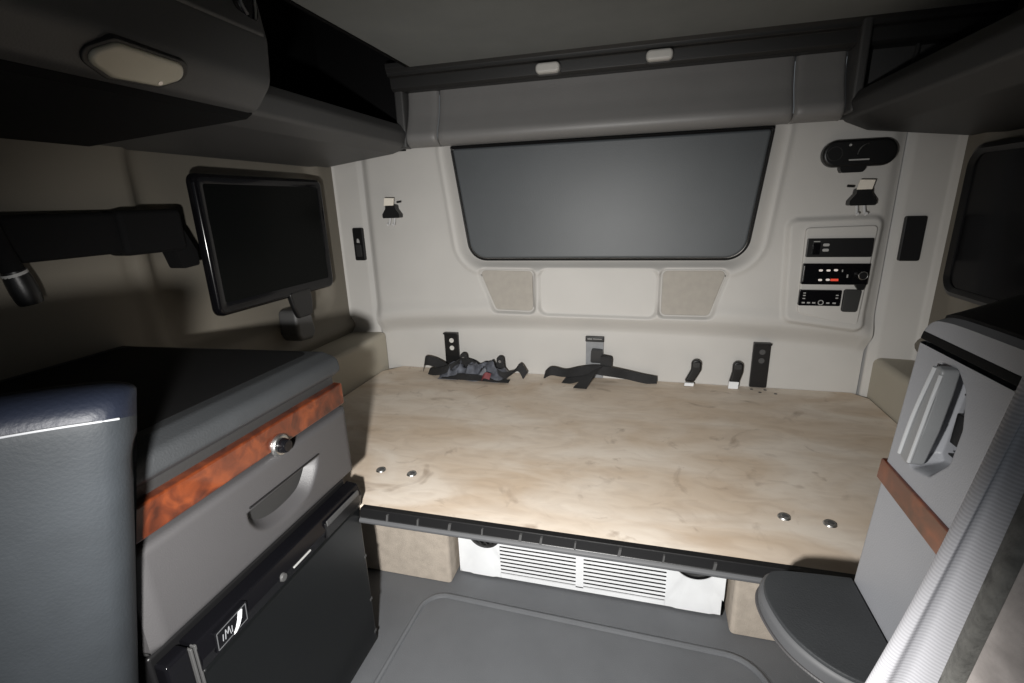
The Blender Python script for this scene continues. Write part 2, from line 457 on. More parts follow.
# control panel
cp = thing('control_panel', 'beige control panel with radio and heater controls on the right of the back wall', 'control panel', (.66, 1.955, .93))
b = BM(); prism(b, roundpoly([(.558,1.083),(.778,1.088),(.764,.728),(.566,.777)], .014), 'y', 1.944, 1.965, .005, 3, caps_only=True); part(cp, 'face_plate', b, 'beige')
YF = 1.942
def unit(name, x0, x1, z0, z1, m='black', dep=.008, sl=0, lab=None):
    b = BM(); prism(b, roundpoly([(x0, z0), (x1, z0+sl*0), (x1+sl, z1), (x0+sl, z1)], .004, 3), 'y', YF-dep, YF+.006, .002, 2, caps_only=True); return part(cp, name, b, m, lab)
h = unit('heater_control', .566, .768, .981, 1.046, lab='blank-fronted black heater control, top of three units')
b = BM(); box(b, .582, .606, YF-.012, YF-.006, .990, 1.030, .002); part(h, 'button', b, 'gloss')
for zc in (1.024, 1.006):
    b = BM(); prism(b, roundpoly(rect(.614, .634, zc-.005, zc+.005), .004, 4), 'y', YF-.011, YF-.006, .001, 1); part(h, 'button', b, 'print')
b = BM(); box(b, .584, .604, YF-.0086, YF-.006, 1.034, 1.037); part(h, 'marking', b, 'print')
r_ = unit('radio', .562, .769, .884, .959, 'gloss', .010, lab='radio with small red lights, middle of three units')
b = BM(); box(b, .5635, .568, YF-.012, YF-.006, .895, .952, .001); part(r_, 'chrome_edge', b, 'chrome')
for i, (x, z) in enumerate([(.618,.935),(.642,.935),(.665,.936),(.620,.901),(.644,.902)]):
    b = BM(); prism(b, roundpoly(rect(x-.006, x+.006, z-.0035, z+.0035), .003, 3), 'y', YF-.0125, YF-.008); part(r_, 'button', b, 'whiteled')
b = BM(); box(b, .653, .677, YF-.0122, YF-.008, .8975, .9055, .001); part(r_, 'red_display', b, 'redled')
b = BM(); box(b, .684, .687, YF-.0122, YF-.008, .930, .938); part(r_, 'button', b, 'print')
b = BM(); box(b, .701, .705, YF-.0122, YF-.008, .910, .921); part(r_, 'button', b, 'print')
b = BM(); cyl(b, (.744, YF-.030, .920), (.744, YF-.008, .920), .014, .016, 24, .002); k_ = part(r_, 'knob', b, 'black')
b = BM(); ring = [(.744+.0135*math.cos(a), YF-.0305, .920+.0135*math.sin(a)) for a in [i*2*math.pi/24 for i in range(25)]]; tube(b, ring, .0012, 5, 0); part(r_, 'knob_ring', b, 'steel')
b = BM(); prism(b, roundpoly([(.728,.888),(.765,.888),(.760,.866),(.742,.868)], .005), 'y', YF-.012, YF+.004, .002, 2); part(r_, 'corner_tab', b, 'black')
d_ = unit('keypad', .562, .696, .806, .864, 'gloss', .008, lab='small black keypad with a round key, lowest of three units')
for x, z in [(.577,.853),(.577,.844),(.577,.833),(.682,.846),(.682,.836)]:
    b = BM(); box(b, x-.004, x+.004, YF-.010, YF-.006, z-.0018, z+.0018); part(d_, 'key', b, 'print')
for x in (.577, .594, .611, .656, .676):
    b = BM(); box(b, x-.005, x+.005, YF-.010, YF-.006, .815, .820); part(d_, 'key', b, 'print')
b = BM(); ring = [(.633+.008*math.cos(a), YF-.0095, .819+.008*math.sin(a)) for a in [i*2*math.pi/20 for i in range(21)]]; tube(b, ring, .0018, 5, 0); part(d_, 'round_key', b, 'print')
b = BM(); prism(b, roundpoly([(.703,.786),(.752,.786),(.757,.867),(.703,.867)], .008), 'y', YF-.010, YF+.004, .003, 2, caps_only=True); part(cp, 'cover_flap', b, 'flap', 'plain charcoal flap beside the keypad')
# oval unit
t = thing('oval_wall_unit', 'black oval wall unit with a small tab, above the radio panel', 'wall unit', (.684, 1.967, 1.32))
b = BM(); prism(b, roundpoly(rect(.577, .795, 1.280, 1.366), .042, 10), 'y', 1.938, 1.975, .010, 4, caps_only=True); body = part(t, 'housing', b, 'black')
b = BM(); prism(b, roundpoly([(.640,1.262),(.704,1.262),(.716,1.285),(.630,1.285)], .008), 'y', 1.942, 1.972, .004, 2); part(t, 'release_tab', b, 'black')
b = BM(); box(b, .655, .714, 1.9355, 1.939, 1.299, 1.3035); part(t, 'pale_line', b, 'print')
b = BM(); tube(b, [(.678,1.937,1.318),(.682,1.936,1.333),(.692,1.936,1.345),(.706,1.937,1.351)], .0016, 6); part(t, 'curved_mark', b, 'steel')
b = BM(); cyl(b, (.653,1.934,1.348), (.653,1.94,1.348), .004, None, 12); part(t, 'indicator', b, 'print')
b = BM(); ring = [(.612+.022*math.cos(a), 1.9375, 1.323+.022*math.sin(a)) for a in [i*2*math.pi/24 for i in range(25)]]; tube(b, ring, .0014, 5, 0); part(t, 'dial', b, 'darker')
# coat hooks
def hook(cx, cz, label):
    t = thing('coat_hook', label, 'hook', (cx, 1.968, cz), 'clip hooks on the back wall')
    b = BM(); prism(b, roundpoly([(cx-.040,cz-.026),(cx+.040,cz-.026),(cx+.040,cz-.010),(cx+.024,cz+.012),(cx+.022,cz+.030),(cx-.022,cz+.030),(cx-.024,cz+.012),(cx-.040,cz-.010)], .006), 'y', 1.935, 1.972, .006, 3); part(t, 'hook_body', b, 'black')
    b = BM(); prism(b, [(cx-.026,cz+.026),(cx+.018,cz+.026),(cx+.024,cz+.056),(cx-.020,cz+.058)], 'y', 1.928, 1.936, .001, 1); part(t, 'paper_tab', b, 'tabwhite', 'white paper tab')
    for s in (-.012, .010):
        b = BM(); tube(b, [(cx+s,1.952,cz-.022),(cx+s,1.945,cz-.040),(cx+s*1.15,1.935,cz-.055),(cx+s*1.15,1.925,cz-.052)], .0045, 8); part(t, 'prong', b, 'prong', 'shiny metal prong')
    return t
h1 = hook(-1.048, 1.178, 'black clip hook with white tab, on the television side of the back wall')
b = BM(); cyl(b, (-1.024,1.955,1.217), (-1.004,1.955,1.219), .004, None, 10); part(h1, 'side_peg', b, 'black')
h2 = hook(.716, 1.180, 'black clip hook with white tab below the oval wall unit')
b = BM(); cyl(b, (.668,1.955,1.219), (.690,1.955,1.217), .004, None, 10); part(h2, 'side_peg', b, 'black')
# pillar switches
def switch(x0, x1, z0, z1, y, label, mark):
    cx = (x0+x1)/2; cz = (z0+z1)/2
    t = thing('switch_plate', label, 'switch', (cx, y, cz), 'black plates on the corner pillars')
    b = BM(); prism(b, roundpoly(rect(x0, x1, z0, z1), .007), 'y', y-.008, y+.01, .003, 2, caps_only=True); p = part(t, 'plate', b, 'black')
    w = (x1-x0)*.27; s = (z1-z0)
    if mark:
        b = BM(); prism(b, roundpoly(rect(cx-w, cx+w, z0+s*.12, z0+s*.50), .005), 'y', y-.012, y-.006, .002, 2, caps_only=True); part(t, 'rocker', b, 'darker')
        b = BM(); prism(b, [(cx-.007,cz+.008),(cx+.007,cz+.006),(cx+.007,cz+.016),(cx+.002,cz+.026),(cx-.004,cz+.024)], 'y', y-.010, y-.007); part(t, 'pale_mark', b, 'print')
switch(-1.272, -1.222, .966, 1.112, 1.985, 'slim black switch plate with a pale mark, on the pillar beside the television', True)
switch(.868, .930, .962, 1.114, 1.985, 'plain black plate on the pillar beside the radio panel', False)
# anchor brackets
def bracket(x0, x1, z1, label, holemat, y=2.012):
    cx = (x0+x1)/2
    t = thing('anchor_bracket', label, 'bracket', (cx, y, .452), 'black anchor brackets behind the bunk board')
    b = BM(); prism(b, roundpoly(rect(x0, x1, .452, z1), .004), 'y', y-.008, y+.012, .002, 2, caps_only=True); part(t, 'plate', b, 'black')
    b = BM(); box(b, x0, x1, y-.020, y-.004, z1-.008, z1, .002); part(t, 'top_lip', b, 'black')
    for z in (z1-.038, z1-.074):
        b = BM(); cyl(b, (cx+.002, y-.0105, z), (cx+.002, y-.006, z), .011, None, 18); part(t, 'bolt_head', b, holemat)
bracket(-.872, -.803, .632, 'black two-bolt bracket rising out of the grey strap pile', 'offwhite')
bracket(.445, .508, .640, 'black two-bolt bracket beside the two belt buckles', 'dark')
t = thing('belt_anchor', 'pale grey metal plate with a black buckle, centre of the back wall', 'belt anchor', (-.175, 2.012, .452))
b = BM(); prism(b, roundpoly(rect(-.215, -.140, .452, .628), .003), 'y', 2.004, 2.024, .002, 2, caps_only=True); part(t, 'plate', b, 'plategrey')
b = BM(); box(b, -.217, -.138, 1.998, 2.012, .616, .640, .003); cap_ = part(t, 'top_cap', b, 'black')
b = BM(); box(b, -.208, -.188, 1.9965, 1.9985, .628, .631); box(b, -.185, -.148, 1.9965, 1.9985, .629, .631); part(cap_, 'pale_marking', b, 'print')
b = BM(); prism(b, roundpoly([(-.192,.530),(-.142,.530),(-.140,.585),(-.190,.588)], .008), 'y', 1.975, 2.004, .005, 3); part(t, 'buckle', b, 'black')
b = BM(); prism(b, roundpoly([(-.150,.480),(-.104,.485),(-.100,.560),(-.148,.568)], .010), 'y', 1.955, 1.985, .006, 3); part(t, 'tongue', b, 'strap')
# belt buckles
def buckle(cx, lean, wlab, label):
    t = thing('belt_buckle', label, 'buckle', (cx, 1.99, .452), 'belt buckles at the back of the bunk board')
    b = BM(); prism(b, roundpoly([(cx-.020-lean,.470),(cx+.016-lean,.470),(cx+.022,.520),(cx+.022,.565),(cx-.016,.565),(cx-.016,.520)], [.004,.004,.01,.018,.018,.01], 6), 'y', 1.972, 1.996, .006, 3, caps_only=True); part(t, 'buckle_body', b, 'black')
    b = BM(); prism(b, roundpoly(rect(cx-.011, cx+.015, .535, .556), .006), 'y', 1.968, 1.974, .002, 2); part(t, 'release_button', b, 'darker')
    b = BM(); prism(b, [(cx-.021-lean,.452),(cx+.015-lean,.452),(cx+.017-lean,.452+wlab),(cx-.019-lean,.452+wlab)], 'y', 1.970, 1.982, .001, 1); part(t, 'white_label', b, 'white', 'white label at its base')
buckle(.232, .018, .014, 'black belt buckle with a thin white label, farther from the black bracket')
buckle(.388, .006, .030, 'black belt buckle with a taller white label, next to the black bracket')
# strap piles
def crumple(x0, x1, y0, y1, zb, hgt, seed, m=70, n=24):
    bm = BM(); us = list(np.linspace(0, 1, m)); vs = list(np.linspace(0, 1, n))
    def f(u, v):
        env = (math.sin(math.pi*min(max(v, 0), 1))**.6)*(min(1, min(u, 1-u)*7))**.7
        nz = noise.noise(Vector((u*6+seed, v*2, seed*1.7))); n2 = noise.noise(Vector((u*11, v*4+seed, 3.1)))
        rid = 1-abs(nz)*2
        h = hgt*env*(.45+.45*rid+.35*n2)
        return (x0+(x1-x0)*u+.012*n2, y0+(y1-y0)*v+.012*nz, zb+max(.002, h))
    sheet(bm, us, vs, f); return bm
zb = .4515
sp = thing('strap_pile', 'crumpled pile of black straps and grey net cloth, left back of the board', 'straps', (-.72, 1.96, .45))
part(sp, 'net_cloth', crumple(-.86, -.55, 1.87, 2.0, zb, .075, 2.3), 'net', ang=20)
b = BM(); ribbon(b, [(-.965,1.965,.470),(-.95,1.955,.505),(-.90,1.95,.500),(-.84,1.935,.478),(-.80,1.90,.463),(-.76,1.885,.458)], [(0,.6,.8),(0,.4,.9),(0,.5,.8),(.1,.7,.5),(.2,.9,.3),(0,1,.1)], .045); part(sp, 'webbing', b, 'strap')
b = BM(); ribbon(b, [(-.93,1.94,.46),(-.87,1.90,.475),(-.81,1.895,.497),(-.77,1.93,.520),(-.71,1.95,.500),(-.66,1.90,.482)], [(0,.8,.5),(.1,.6,.7),(.2,.5,.8),(.1,.8,.4),(0,.7,.6),(.1,.6,.6)], .038); part(sp, 'webbing', b, 'strap')
b = BM(); ribbon(b, [(-.66,1.93,.505),(-.61,1.91,.492),(-.57,1.90,.470),(-.53,1.93,.478),(-.50,1.95,.500),(-.473,1.945,.462)], [(0,.8,.5),(.1,.6,.7),(.2,.5,.8),(.3,.8,.4),(.2,.5,.7),(.3,.3,.6)], .04); part(sp, 'webbing', b, 'strap')
b = BM(); ribbon(b, [(-.84,1.88,.462),(-.74,1.868,.470),(-.65,1.868,.468),(-.57,1.875,.460),(-.53,1.88,.457)], [(0,.9,.4),(0,.7,.7),(.1,.8,.5),(0,.9,.2),(0,1,.1)], .03); part(sp, 'webbing', b, 'strap')
b = BM(); ribbon(b, [(-.645,1.862,.472),(-.630,1.856,.488),(-.610,1.864,.480)], [(.2,.3,.9),(.3,.2,.9),(.2,.4,.9)], .028); part(sp, 'red_tag', b, 'red', 'small dull red tag')
for cx, cz in ((-.765, .520), (-.592, .513)):
    b = BM(); prism(b, roundpoly([(cx-.020,cz-.035),(cx+.022,cz-.035),(cx+.017,cz+.030),(cx-.014,cz+.030)], [.004,.004,.015,.015], 5), 'y', 1.955, 1.972, .004, 2, caps_only=True); hk = part(sp, 'end_clip', b, 'strap')
    b = BM(); cyl(b, (cx+.001, 1.9505, cz+.008), (cx+.001, 1.956, cz+.008), .006, None, 12); part(hk, 'rivet', b, 'steel')
bl = thing('loose_belt', 'black webbing belt lying along the wall below the grey plate', 'belt', (-.15, 1.97, .45))
b = BM(); ribbon(b, [(-.392,1.975,.462),(-.36,1.968,.485),(-.30,1.965,.480),(-.24,1.945,.498),(-.18,1.938,.512),(-.12,1.938,.508),(-.04,1.97,.487),(.03,1.975,.472),(.085,1.985,.462)], [(.1,.5,.6),(0,.4,.9),(0,.7,.6),(0,.5,.8),(.1,.6,.7),(0,.4,.9),(0,.4,.9),(0,.3,.9),(0,.2,.9)], .040); part(bl, 'webbing', b, 'strap')
b = BM(); ribbon(b, [(-.30,1.94,.458),(-.25,1.93,.470),(-.19,1.925,.490),(-.17,1.93,.505)], [(.3,.8,.3),(.4,.6,.6),(.6,.4,.5),(.7,.3,.4)], .05); part(bl, 'webbing', b, 'strap')
b = BM(); ribbon(b, [(-.155,1.935,.520),(-.19,1.905,.492),(-.215,1.875,.464),(-.222,1.855,.456)], [(.8,.2,.4),(.8,.1,.3),(.9,-.1,.1),(.9,0,0)], .055); part(bl, 'belt_end', b, 'strap')

for r__ in (sp, bl):
    for o_ in [c for c in COL.objects if c.type == 'MESH' and root_of(c) == r__]:
        for v in o_.data.vertices: v.co.z = max(v.co.z, .0014)

# ------------------------------------------------------------------ BUNK
bk = thing('bunk_board', 'wide worn plywood bunk board spanning the sleeper', 'bunk', (-.16, 1.5, .42))
b = BM(); prism(b, roundpoly([(-1.168,.955),(.852,.955),(.852,1.96),(.81,2.015),(-1.10,2.015),(-1.168,1.93)], .01, 3), 'z', .428, .450, .003, 2, caps_only=True); part(bk, 'plywood', b, 'board')
ep = [(.958,.4505),(.958,.420),(.946,.412),(.934,.414),(.930,.421),(.936,.427),(.940,.4505)]
b = BM(); prism(b, ep, 'x', -.679, .852, .0015, 1); et = part(bk, 'front_edge_strip', b, 'black')
b = BM(); prism(b, [(.934,.412),(.927,.416),(.927,.423),(.934,.428)], 'x', -.679, .852, .0015, 1); part(bk, 'rubber_lip', b, 'lip', 'grey rubber lip under the black edge')
for x in (-.60, -.515, -.43, -.345, -.25, -.20, -.12, -.02, .075, .18):
    w_ = random.uniform(.003, .007)
    b = BM(); prism(b, [(x-w_, .4225), (x+w_*.3, .4225), (x+w_, .445), (x-w_*.2, .445)], 'y', .9335, .942); part(et, 'worn_patch', b, 'dark')
for x, y in ((-.72,1.121),(-.62,1.120),(.36,1.129),(.456,1.123)):
    b = BM(); cyl(b, (x,y,.4495), (x,y,.453), .0155, .013, 24); o = part(bk, 'carriage_bolt', b, 'steel', 'round steel bolt head')
    b = BM(); cyl(b, (x+.002,y+.001,.4528), (x+.002,y+.001,.4536), .0075, None, 6); part(o, 'bolt_socket', b, 'dark')
for x, y in ((.45,1.985),(.475,1.955),(.50,1.985),(.53,1.950)):
    b = BM(); cyl(b, (x,y,.4495), (x,y,.4508), .006, None, 12); part(bk, 'screw_head', b, 'dark')
# carpeted blocks
def block(x0, x1, label, inner):
    b = BM()
    y0 = 1.2
    pts = [(x0,y0),(x1,y0),(x1,1.55),(x0,1.55)]
    prism(b, roundpoly(pts, .012, 4), 'z', 0, .427, .006, 2, caps_only=True)
    return single('bunk_support', b, 'carpet', ((x0+x1)/2, 1.37, 0), label, 'support', 'carpeted supports under the bunk board')
block(-1.15, -.560, 'beige carpeted support under the board, beside the black fridge', 1)
block(.288, .85, 'beige carpeted support under the board, behind the small folding table', 0)
# white vent panel
vp = thing('vent_panel', 'white slatted metal vent panel on the floor beneath the bunk board', 'vent', (-.135, 1.26, 0))
YV = 1.255
def plate_hole(bm, x0, x1, z0, z1, cx, cz, r, y, n=48):
    C = []; O = []
    for i in range(n):
        a = 2*math.pi*i/n; c, s = math.cos(a), math.sin(a)
        C.append(bm.verts.new((cx+r*c, y, cz+r*s)))
        k = min(((x1-cx)/c if c > 1e-6 else 1e9), ((x0-cx)/c if c < -1e-6 else 1e9), ((z1-cz)/s if s > 1e-6 else 1e9), ((z0-cz)/s if s < -1e-6 else 1e9))
        O.append(bm.verts.new((cx+k*c, y, cz+k*s)))
    for i in range(n): bm.faces.new([C[i], C[(i+1) % n], O[(i+1) % n], O[i]])
    corner = {}
    for (px, pz) in ((x0,z0),(x1,z0),(x1,z1),(x0,z1)):
        a = math.atan2(pz-cz, px-cx) % (2*math.pi); i = int(a/(2*math.pi)*n) % n
        v = bm.verts.new((px, y, pz)); bm.faces.new([O[i], v, O[(i+1) % n]])
b = BM()
plate_hole(b, -.545, -.405, .008, .30, -.455, .176, .050, YV)
plate_hole(b, .112, .275, .008, .30, .192, .184, .063, YV)
b.normal_update(); bmesh.ops.solidify(b, geom=list(b.faces), thickness=.003)
def vb(x0, x1, z0, z1, y0=YV, y1=YV+.004): box(b, x0, x1, y0, y1, z0, z1)
vb(-.4055, .1125, .008, .024); vb(-.4055, .1125, .28, .30); vb(-.158, -.134, .02, .29)
box(b, .270, .275, YV, YV+.06, .008, .30); box(b, -.548, -.543, YV, YV+.05, .008, .30)
part(vp, 'vent_plate', b, 'slatwhite')
for x0, x1 in ((-.406, -.157), (-.135, .113)):
    b = BM()
    z = .024
    while z < .27:
        z += .0062
        box(b, x0, x1, YV-.0005, YV+.0008, z, z+.0083); z += .0083
    part(vp, 'slat_grille', b, 'slatwhite')
b = BM(); box(b, -.42, .13, YV+.035, YV+.04, .006, .30); part(vp, 'shade_backing', b, 'matblack', 'black sheet standing in for the shade behind the slats')  # black sheet paints the shade seen between the slats
b = BM(); cyl(b, (-.455,YV+.012,.176), (-.455,YV+.03,.176), .056, None, 32); fo = part(vp, 'fan_opening', b, 'matblack', 'round mesh-covered opening cut off by the board')
b = BM(); ring = [(-.455+.052*math.cos(a), YV-.003, .176+.052*math.sin(a)) for a in [i*2*math.pi/32 for i in range(33)]]; tube(b, ring, .005, 8, 0)
for k in range(-3, 4):
    c = k*.014; hl = math.sqrt(.05**2-c*c)
    for s in (1, -1):
        p = Vector((-.455, YV, .176)); dd = Vector((1, 0, s)).normalized(); nn = Vector((-s, 0, 1)).normalized()
        cyl(b, p+nn*c-dd*hl, p+nn*c+dd*hl, .0018, None, 6)
part(fo, 'wire_mesh', b, 'darker')
b = BM(); cyl(b, (.192,YV+.014,.184), (.192,YV+.05,.184), .07, None, 32); po = part(vp, 'pipe_opening', b, 'matblack', 'plain dark round opening cut off by the board')
b = BM(); ring = [(.192+.058*math.cos(a), YV+.008, .186+.056*math.sin(a)) for a in [i*2*math.pi/32 for i in range(33)]]; tube(b, ring, .006, 8, 0); part(po, 'hose_ring', b, 'darker')

# floor mat
fm = thing('floor_mat', 'dark grey rubber floor mat with a raised rounded border', 'mat', (-.14, .6, 0))
mo = roundpoly([(-.668,-.3),(.392,-.3),(.372,1.132),(-.628,1.158)], [.05,.05,.10,.07], 8)
b = BM(); prism(b, mo, 'z', 0, .004, .0015, 1, caps_only=True); part(fm, 'mat_sheet', b, 'matrub')
b = BM(); ring = [(x, y, .004) for x, y in roundpoly([(-.655,-.29),(.38,-.29),(.36,1.122),(-.615,1.147)], [.05,.05,.10,.07], 8)]
tube(b, ring+ring[:1], .0085, 8, 0); part(fm, 'border_ridge', b, 'matrub')

# ------------------------------------------------------------------ LEFT CABINET AND FRIDGE
lc = thing('storage_cabinet', 'grey cabinet with wood trim and a drawer, black-topped, above the fridge', 'cabinet', (-1.0, .67, .55))
XF = -.68
b = BM(); box(b, -1.33, -.70, .405, .935, .55, .82, .006); part(lc, 'body', b, 'darker')
b = BM(); tp = roundpoly([(-1.34,.815),(-.700,.815),(-.678,.832),(-.682,.862),(-.720,.876),(-1.34,.862)], [0,.01,.012,.02,.03,0], 5)
prism(b, tp, 'y', .385, .942, .010, 3, caps_only=True); part(lc, 'top_slab', b, 'top')
b = BM(); prism(b, roundpoly(rect(-1.32, -.745, .40, .925), .03), 'z', .868, .8765, .002, 1, caps_only=True)
for v in b.verts: v.co.z += (v.co.x+.745)*.0235
part(lc, 'top_mat', b, 'topblack', 'black mat inset in the top')
b = BM(); prism(b, roundpoly(rect(.395, .938, .746, .799), .004), 'x', -.705, XF, .004, 3, caps_only=True); wt = part(lc, 'wood_trim', b, 'wood', 'polished reddish burl wood strip')
# lock knob
b = BM(); cyl(b, (XF-.002,.713,.752), (XF+.008,.713,.752), .024, .021, 28, .003); kb = part(lc, 'lock_knob', b, 'steel', 'round black and metal lock knob')
b = BM(); cyl(b, (XF+.006,.713,.752), (XF+.022,.713,.752), .016, .013, 24, .004); part(kb, 'knob_cap', b, 'gloss')
# drawer face with scooped handle
ys = np.concatenate([np.concatenate([[.402], np.linspace(.4022, .58, 14)])[:-1], np.linspace(.58, .84, 110)[:-1], np.append(np.linspace(.84, .9378, 10), .938)])
zs = np.concatenate([np.concatenate([[.565], np.linspace(.5652, .60, 8)])[:-1], np.linspace(.60, .69, 70)[:-1], np.append(np.linspace(.69, .7378, 10), .738)])
Yd, Zd = np.meshgrid(ys, zs); F = np.zeros(Yd.shape)
scoop = [(.604,.672),(.606,.646),(.624,.618),(.656,.600),(.706,.594),(.767,.605),(.804,.642),(.816,.676)]
scoop = [(p.x, p.y) for p in spline([(y, z, 0) for y, z in scoop], 8)]
d = sdf_poly(Yd, Zd, scoop)
F -= .032*(1-sstep(-.028, .001, d))*sstep(0, .004, .674-Zd)
edge = np.minimum(np.minimum(Yd-.402, .938-Yd), np.minimum(Zd-.565, .738-Zd)); F -= .010*np.clip(1-edge/.010, 0, 1)**2+.03*(edge < 1e-4)
dw = part(lc, 'drawer', field(ys, zs, F, 'x', XF+.004, 1), 'cabgrey', ang=50)
b = BM(); box(b, -.76, XF-.045, .406, .934, .568, .735); part(dw, 'drawer_box', b, 'darker')
b = BM(); box(b, XF+.0005, XF+.0065, .612, .815, .6745, .6785, .0012); part(dw, 'handle_lip', b, 'black')

fr = thing('mini_fridge', 'small black fridge built in under the grey drawer', 'fridge', (-1.0, .67, 0))
b = BM(); box(b, -1.25, -.715, .412, .942, .012, .535, .006); part(fr, 'fridge_body', b, 'black')
b = BM(); box(b, -.713, XF, .462, .944, .018, .462, .010, 4); fd = part(fr, 'door', b, 'fridge')
b = BM(); prism(b, roundpoly([(-.713,.464),(-.678,.464),(-.672,.490),(-.682,.520),(-.713,.524)], .004), 'y', .462, .944, .003, 2); cs = part(fr, 'control_strip', b, 'gloss')
b = BM(); box(b, -.712, -.684, .414, .456, .018, .524, .006); part(fr, 'hinge_post', b, 'gloss')
for y in (.4545, .462):
    b = BM(); box(b, -.690, -.679, y-.002, y+.002, .03, .52, .001); part(fr, 'edge_trim', b, 'dark')
b = BM(); box(b, -.676, -.6715, .795, .935, .469, .508, .002); hb = part(fr, 'door_handle', b, 'black', 'recessed grip at the top of the door')
b = BM(); box(b, -.674, -.6695, .800, .930, .498, .512, .002); part(hb, 'grip_bar', b, 'dark')
b = BM(); cyl(b, (-.680,.653,.488), (-.668,.653,.488), .010, .008, 18, .002); part(fr, 'thermostat_knob', b, 'dark')
b = BM(); box(b, -.674, -.6705, .684, .738, .483, .4865, .0005); part(fr, 'pale_marking', b, 'print')
b = BM(); cyl(b, (-.682,.930,.470), (-.672,.930,.470), .007, .006, 14, .001); part(fr, 'latch_pin', b, 'steel')
for z in (.30, .16, .05):
    b = BM(); box(b, -.682, -.679, .930, .941, z, z+.008, .001); part(fr, 'worn_edge_mark', b, 'dark')
# badge: framed plate with a swoosh and two small letters
bx = -.6712
b = BM()
def bar(p, q, r): cyl(b, (bx, *p), (bx, *q), r, None, 6)
b_ = BM(); prism(b_, roundpoly([(.488,.474),(.560,.478),(.562,.518),(.490,.514)], .003), 'x', -.690, bx-.0005, .001, 1); part(fr, 'badge_plate', b_, 'gloss')
q4 = [(.492,.478),(.556,.482),(.558,.514),(.494,.510)]
for i in range(4): bar(q4[i], q4[(i+1) % 4], .0009)
bd = part(fr, 'badge_frame', b, 'lip', 'small framed badge with a white swoosh')
b = BM(); sw = [(.524,.479),(.531,.487),(.537,.498),(.541,.511),(.549,.511),(.545,.497),(.538,.486),(.529,.479)]
prism(b, sw, 'x', bx-.001, bx+.0012); part(bd, 'swoosh', b, 'white')
b = BM()
for p, q in [((.508,.486),(.511,.503)),((.511,.503),(.514,.492)),((.514,.492),(.518,.503)),((.518,.503),(.520,.486)),((.523,.487),(.524,.499)),((.503,.487),(.505,.499))]: bar(p, q, .0008)
part(bd, 'small_letters', b, 'plategrey')

# ------------------------------------------------------------------ LEFT SEAT
st = thing('cab_seat', 'dark grey vinyl seat back at the left edge, nearest the camera', 'seat', (-.75, .15, 0))
fd_ = Vector((.64, .77, 0)).normalized(); nd_ = Vector((.77, -.64, 0)).normalized()      # along the seat face, and out of it
def corner(z): return Vector((-.545, .374, 0))+Vector((-.078, -.034, 0))*((1.01-z)/.41)
sec = [(.0,.46),(.0,.60),(.0,.80),(.002,.95),(0,.992),(-.012,1.012),(-.035,1.022),(-.065,1.020),(-.088,1.0),(-.092,.90),(-.090,.70),(-.085,.46)]
sec = [(p.x, p.y) for p in spline([(a, z, 0) for a, z in sec], 4)]
W_ = .52
def seat_pt(u, k):
    a, z = sec[k]; e = min(u, 1-u)*W_
    q = max(0, 1-e/.035); bul = 1-math.sqrt(max(0, 1-q*q)) if q > 0 else 0
    a2 = -.045+(a+.045)*(1-.75*bul); dip = -.012*(abs(2*u-1)**3)*(1 if z > .93 else 0)
    p = corner(z)-fd_*(1-u)*W_+nd_*(a2-.010*bul)
    return Vector((p.x, p.y, z+dip-.012*bul*(1 if z > .95 else 0)))
us = [0, .005, .015, .03, .05, .08]+list(np.linspace(.12, .88, 20))+[.92, .95, .97, .985, .995, 1]
b = BM(); sheet(b, us, list(range(len(sec))), seat_pt)
bmesh.ops.holes_fill(b, edges=[e for e in b.edges if e.is_boundary], sides=0)
kk = min(range(len(sec)//2), key=lambda k: abs(sec[k][1]-.990))
bc = part(st, 'backrest', b, 'seat', ang=75)
bc.data.materials.append(M['seatside'])
nu = len(us)-1
for p_ in bc.data.polygons:
    if kk <= p_.index//nu < len(sec)-1: p_.material_index = 1
b = BM(); tube(b, [seat_pt(u, kk)+nd_*.001 for u in np.linspace(.03, .975, 24)], .0014, 8, 0); part(bc, 'seam_piping', b, 'plategrey')
c_ = corner(.5)-fd_*W_*.5
b = BM(); box(b, -.26, .26, -.50, -.02, .38, .48, .04, 4)
rm = Matrix.Translation(Vector((c_.x, c_.y, 0))) @ Matrix.Rotation(math.atan2(fd_.y, fd_.x), 4, 'Z')
bmesh.ops.transform(b, matrix=rm, verts=b.verts); part(st, 'seat_cushion', b, 'seat')
b = BM(); box(b, -.15, .15, -.40, -.12, 0, .39, .02); bmesh.ops.transform(b, matrix=rm, verts=b.verts); part(st, 'pedestal', b, 'black')

# ------------------------------------------------------------------ LEFT WALL THINGS
tv = thing('television', 'black flat-screen television mounted on the left wall', 'television', (-1.30, 1.47, .70))
yo = roundpoly(rect(1.172, 1.768, .885, 1.312), .028, 8); yi = roundpoly(rect(1.205, 1.735, .925, 1.282), .008, 8)
b = BM(); n_ = len(yo)
mid1 = [(p[0]*.78+q[0]*.22, p[1]*.78+q[1]*.22) for p, q in zip(yo, yi)]; mid2 = [(p[0]*.25+q[0]*.75, p[1]*.25+q[1]*.75) for p, q in zip(yo, yi)]
R_ = [[b.verts.new((x, *q)) for q in ring] for x, ring in ((-1.275, yo), (-1.262, yo), (-1.2545, offset_poly(yo, .003)), (-1.2505, offset_poly(yo, .008)), (-1.2490, offset_poly(yo, .014)), (-1.2505, mid2), (-1.2530, yi), (-1.262, yi))]
for A, B in zip(R_, R_[1:]):
    for k in range(n_): b.faces.new([A[k], A[(k+1) % n_], B[(k+1) % n_], B[k]])
part(tv, 'bezel', b, 'gloss', ang=60)
b = BM(); box(b, -1.262, -1.2535, 1.203, 1.737, .923, 1.284); part(tv, 'screen', b, 'screen')
